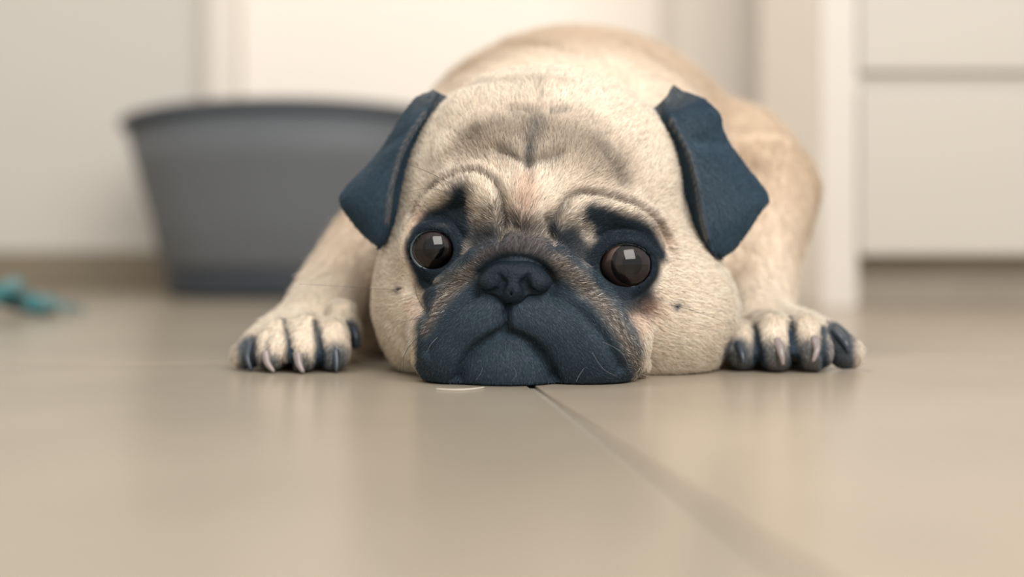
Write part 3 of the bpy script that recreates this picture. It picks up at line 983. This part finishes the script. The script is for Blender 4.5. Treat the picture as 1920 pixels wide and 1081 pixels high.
# ---- ears ---------------------------------------------------------------------------
EARS = [
    dict(label='black folded ear against the grey tub',
         inner=[(834, 176), (824, 212), (794, 248), (770, 295), (753, 345), (744, 395), (737, 428), (729, 447), (718, 457)],
         rim=[(818, 168), (798, 210), (766, 258), (746, 308), (734, 355), (729, 395), (725, 428), (720, 448), (713, 459)],
         outer=[(808, 162), (768, 196), (736, 246), (696, 302), (648, 350), (637, 376), (662, 416), (688, 443), (707, 457)],
         yi=[648, 645, 641, 638, 636, 635, 635, 635, 635], yr=[646, 638, 632, 629, 627, 626, 627, 629, 632], yo=[652, 652, 650, 648, 646, 644, 640, 636, 633]),
    dict(label='black folded ear in front of the pale shoulder',
         inner=[(1222, 205), (1216, 238), (1246, 278), (1270, 330), (1290, 385), (1303, 428), (1312, 453), (1324, 470), (1342, 479)],
         rim=[(1250, 180), (1258, 222), (1287, 278), (1303, 330), (1312, 385), (1320, 426), (1328, 453), (1338, 471), (1348, 480)],
         outer=[(1272, 148), (1345, 206), (1358, 245), (1392, 300), (1441, 364), (1428, 392), (1402, 432), (1380, 461), (1356, 479)],
         yi=[652, 648, 645, 642, 640, 638, 637, 637, 637], yr=[648, 638, 634, 631, 629, 628, 629, 631, 634], yo=[655, 650, 652, 650, 648, 644, 640, 637, 635]),
]
M_earskin = attr_material('ear_skin', fac=.9, rough=.7, spec=.25)
EARBLACK = c(51, 72, 88)
for E in EARS:
    nr = 64
    ctrl = []
    for key, ky in (('inner', 'yi'), ('rim', 'yr'), ('outer', 'yo')):
        ctrl.append(spline(np.array([P(px, py, y) for (px, py), y in zip(E[key], E[ky])]), nr))
    I, Rm, O = ctrl
    # seat the base of the ear in the head
    for arr, nr_in in ((I, 30), (Rm, 5), (O, 5)):
        d = sdf(arr[:nr_in], SOLID, floor_z=-50); g = grad(arr[:nr_in], SOLID, floor_z=-50)
        w = np.clip((nr_in - np.arange(nr_in)) / (nr_in * .6), 0, 1)
        arr[:nr_in] -= g * ((d + .8) * w)[:, None] * np.array([.15, 1, .15])
    n1, n2 = 8, 26
    cols = []
    for j in range(n1):
        u = j / n1
        cols.append(I * (1 - u) + Rm * u + np.array([0, 1, 0]) * (2.0 * math.sin(math.pi * u)))
    tt = np.linspace(0, 1, nr)
    for j in range(n2 + 1):
        u = j / n2
        p = Rm * (1 - u) + O * u
        bulge = 4.2 * math.sin(math.pi * min(1, u * 1.0)) ** .8 * np.sin(np.pi * np.clip(.12 + .80 * tt, 0, 1))
        rl = 1.0 * math.exp(-(u / .06) ** 2)
        fold = 2.2 * np.exp(-((tt - (.22 + .10 * u)) / .045) ** 2) * min(1, u * 3)
        p = p + np.array([0, -1, 0]) * (bulge + rl - fold)[:, None]
        cols.append(p)
    Gd = np.stack(cols, 1)                      # nr x nc x 3
    nc = Gd.shape[1]
    gv = Gd.reshape(-1, 3)
    ii, jj = np.meshgrid(np.arange(nr - 1), np.arange(nc - 1), indexing='ij')
    gq = np.stack([ii * nc + jj, (ii + 1) * nc + jj, (ii + 1) * nc + jj + 1, ii * nc + jj + 1], -1).reshape(-1, 4)
    gn = vert_normals(gv, gq)
    if gn[:, 1].mean() > 0:
        gq = gq[:, ::-1]; gn = -gn
    cmap = np.tile(EARBLACK, (len(gv), 1))
    me = mesh_np('ear', gv, gq, cmap)
    ear = link('ear', me, M_earskin, dog)
    tag(ear, E['label'])
    so = ear.modifiers.new('thickness', 'SOLIDIFY'); so.thickness = .0024; so.offset = -1
    sb = ear.modifiers.new('round', 'SUBSURF'); sb.levels = 1; sb.render_levels = 1
    n = 26000
    p, nn = sample(gv, gq, gn, np.ones(len(gv)), n)
    tip = np.mean([O[-1], Rm[-1]], axis=0) + np.array([0, 0, -25])
    t = tip - p; t += RNG.normal(size=t.shape) * 4 
    t -= nn * np.sum(t * nn, 1, keepdims=True); t /= np.linalg.norm(t, axis=1, keepdims=True)
    # pale rim hairs along the fold edge
    er = np.min(np.linalg.norm(p[:, None, :] - Rm[None, 8:44:2, :], axis=2), axis=1)
    wr = np.exp(-(er / 1.0) ** 2)[:, None] * .55
    pc = np.tile(EARBLACK, (n, 1)) * RNG.normal(1, .16, (n, 1))
    pc = pc * (1 - wr) + c(176, 160, 140) * wr
    base_t = np.clip(1 - np.linalg.norm(p - (Gd[0].mean(0)), axis=1) / 16, 0, 1)[:, None] * .45 * (RNG.random((n, 1)) < .5)
    pc = pc * (1 - base_t) + c(170, 152, 130) * base_t
    f_ = make_fur('fur', p, nn, t, RNG.uniform(2.2, 3.6, n), np.radians(RNG.normal(12, 5, n)), np.full(n, .075), np.clip(pc, .004, .9), M_fur, ear)

# ---- claws ---------------------------------------------------------------------------
M_clawd = material('dark_claw', lin(52, 60, 70), rough=.3, spec=.5, noise=.15, scale=300)
M_clawl = material('horn_claw', lin(138, 128, 126), rough=.3, spec=.5, noise=.12, scale=300)
CLAWS = [((470, 644), (465, 670), (472, 695), 2.1, 0), ((497, 660), (503, 680), (514, 700), 2.1, 1), ((557, 662), (562, 682), (569, 701), 2.3, 1), ((628, 658), (632, 678), (631, 697), 2.0, 0),
         ((1385, 645), (1390, 664), (1394, 681), 2.0, 0), ((1458, 640), (1463, 660), (1468, 684), 2.3, 1), ((1529, 635), (1530, 655), (1524, 678), 2.1, 1), ((1568, 622), (1582, 640), (1591, 660), 2.6, 0)]
CT = trace([p for cl in CLAWS for p in cl[:2]]).reshape(-1, 2, 3)
for (a, b, d_, r, lt), q in zip(CLAWS, CT):
    p0 = q[0] + np.array([0, 1.5, 0])
    p1 = q[1] + np.array([0, -1.6, 0])
    yt = q[1][1] - 3.4
    p2 = P(d_[0], d_[1], yt); p2[2] = max(p2[2], .9)
    pts = spline(np.stack([p0, p1, p2]), 12) * S
    rad = [r * S * (1 - .72 * (i / 11) ** 1.6) for i in range(12)]
    link('claw', tube_mesh('claw', pts, rad, 10), M_clawl if lt else M_clawd, dog)
pts = spline(np.stack([P(662, 616, 664), P(668, 632, 661), P(667, 650, 660)]), 10) * S
link('claw', tube_mesh('claw', pts, [2.3 * S * (1 - .7 * (i / 9) ** 1.6) for i in range(10)], 10), M_clawd, dog)

# ---- whiskers ---------------------------------------------------------------------------
M_whisk = material('whisker_hair', lin(56, 60, 66), rough=.4, noise=.1, scale=300)
M_whiskp = material('pale_whisker', lin(130, 128, 126), rough=.4, noise=.1, scale=300)
WH = [([(750, 543), (700, 541), (650, 537), (560, 532)], 622, 0), ([(1266, 573), (1300, 582), (1340, 596), (1370, 606)], 622, 0),
      ([(796, 580), (784, 560), (779, 540), (778, 522)], 598, 0), ([(788, 596), (765, 600), (748, 607), (738, 614)], 598, 0),
      ([(782, 634), (766, 650), (757, 670), (756, 700)], 594, 0), ([(780, 632), (764, 655), (752, 680), (749, 702)], 596, 0),
      ([(846, 344), (810, 326), (780, 313), (760, 308)], 600, 0), ([(845, 362), (815, 354), (790, 354), (752, 362)], 600, 0), ([(1138, 402), (1152, 394), (1165, 387), (1180, 385)], 598, 0),
      ([(820, 632), (808, 645), (800, 660)], 582, 1), ([(1110, 660), (1130, 690), (1155, 705)], 577, 1), ([(1130, 640), (1165, 660), (1180, 690)], 580, 1), ([(1095, 690), (1085, 705), (1080, 716)], 577, 1), ([(905, 690), (900, 702), (892, 712)], 573, 1), ([(965, 690), (968, 702), (960, 714)], 572, 1)]
for (poly, y, pale), q in zip(WH, trace([w[0][0] for w in WH])):
    y0 = q[1]
    ctrl = [q] + [P(px, py, min(y0, y) - 3 * math.sin(.6 * (i + 1))) for i, (px, py) in enumerate(poly[1:])]
    pts = spline(np.stack(ctrl), 14)
    pts[:, 2] = np.maximum(pts[:, 2], .5)
    link('whisker', tube_mesh('whisker', pts * S, [(.00006 if pale else .00010) * (1 - .6 * i / 13) for i in range(14)], 5), M_whiskp if pale else M_whisk, dog)
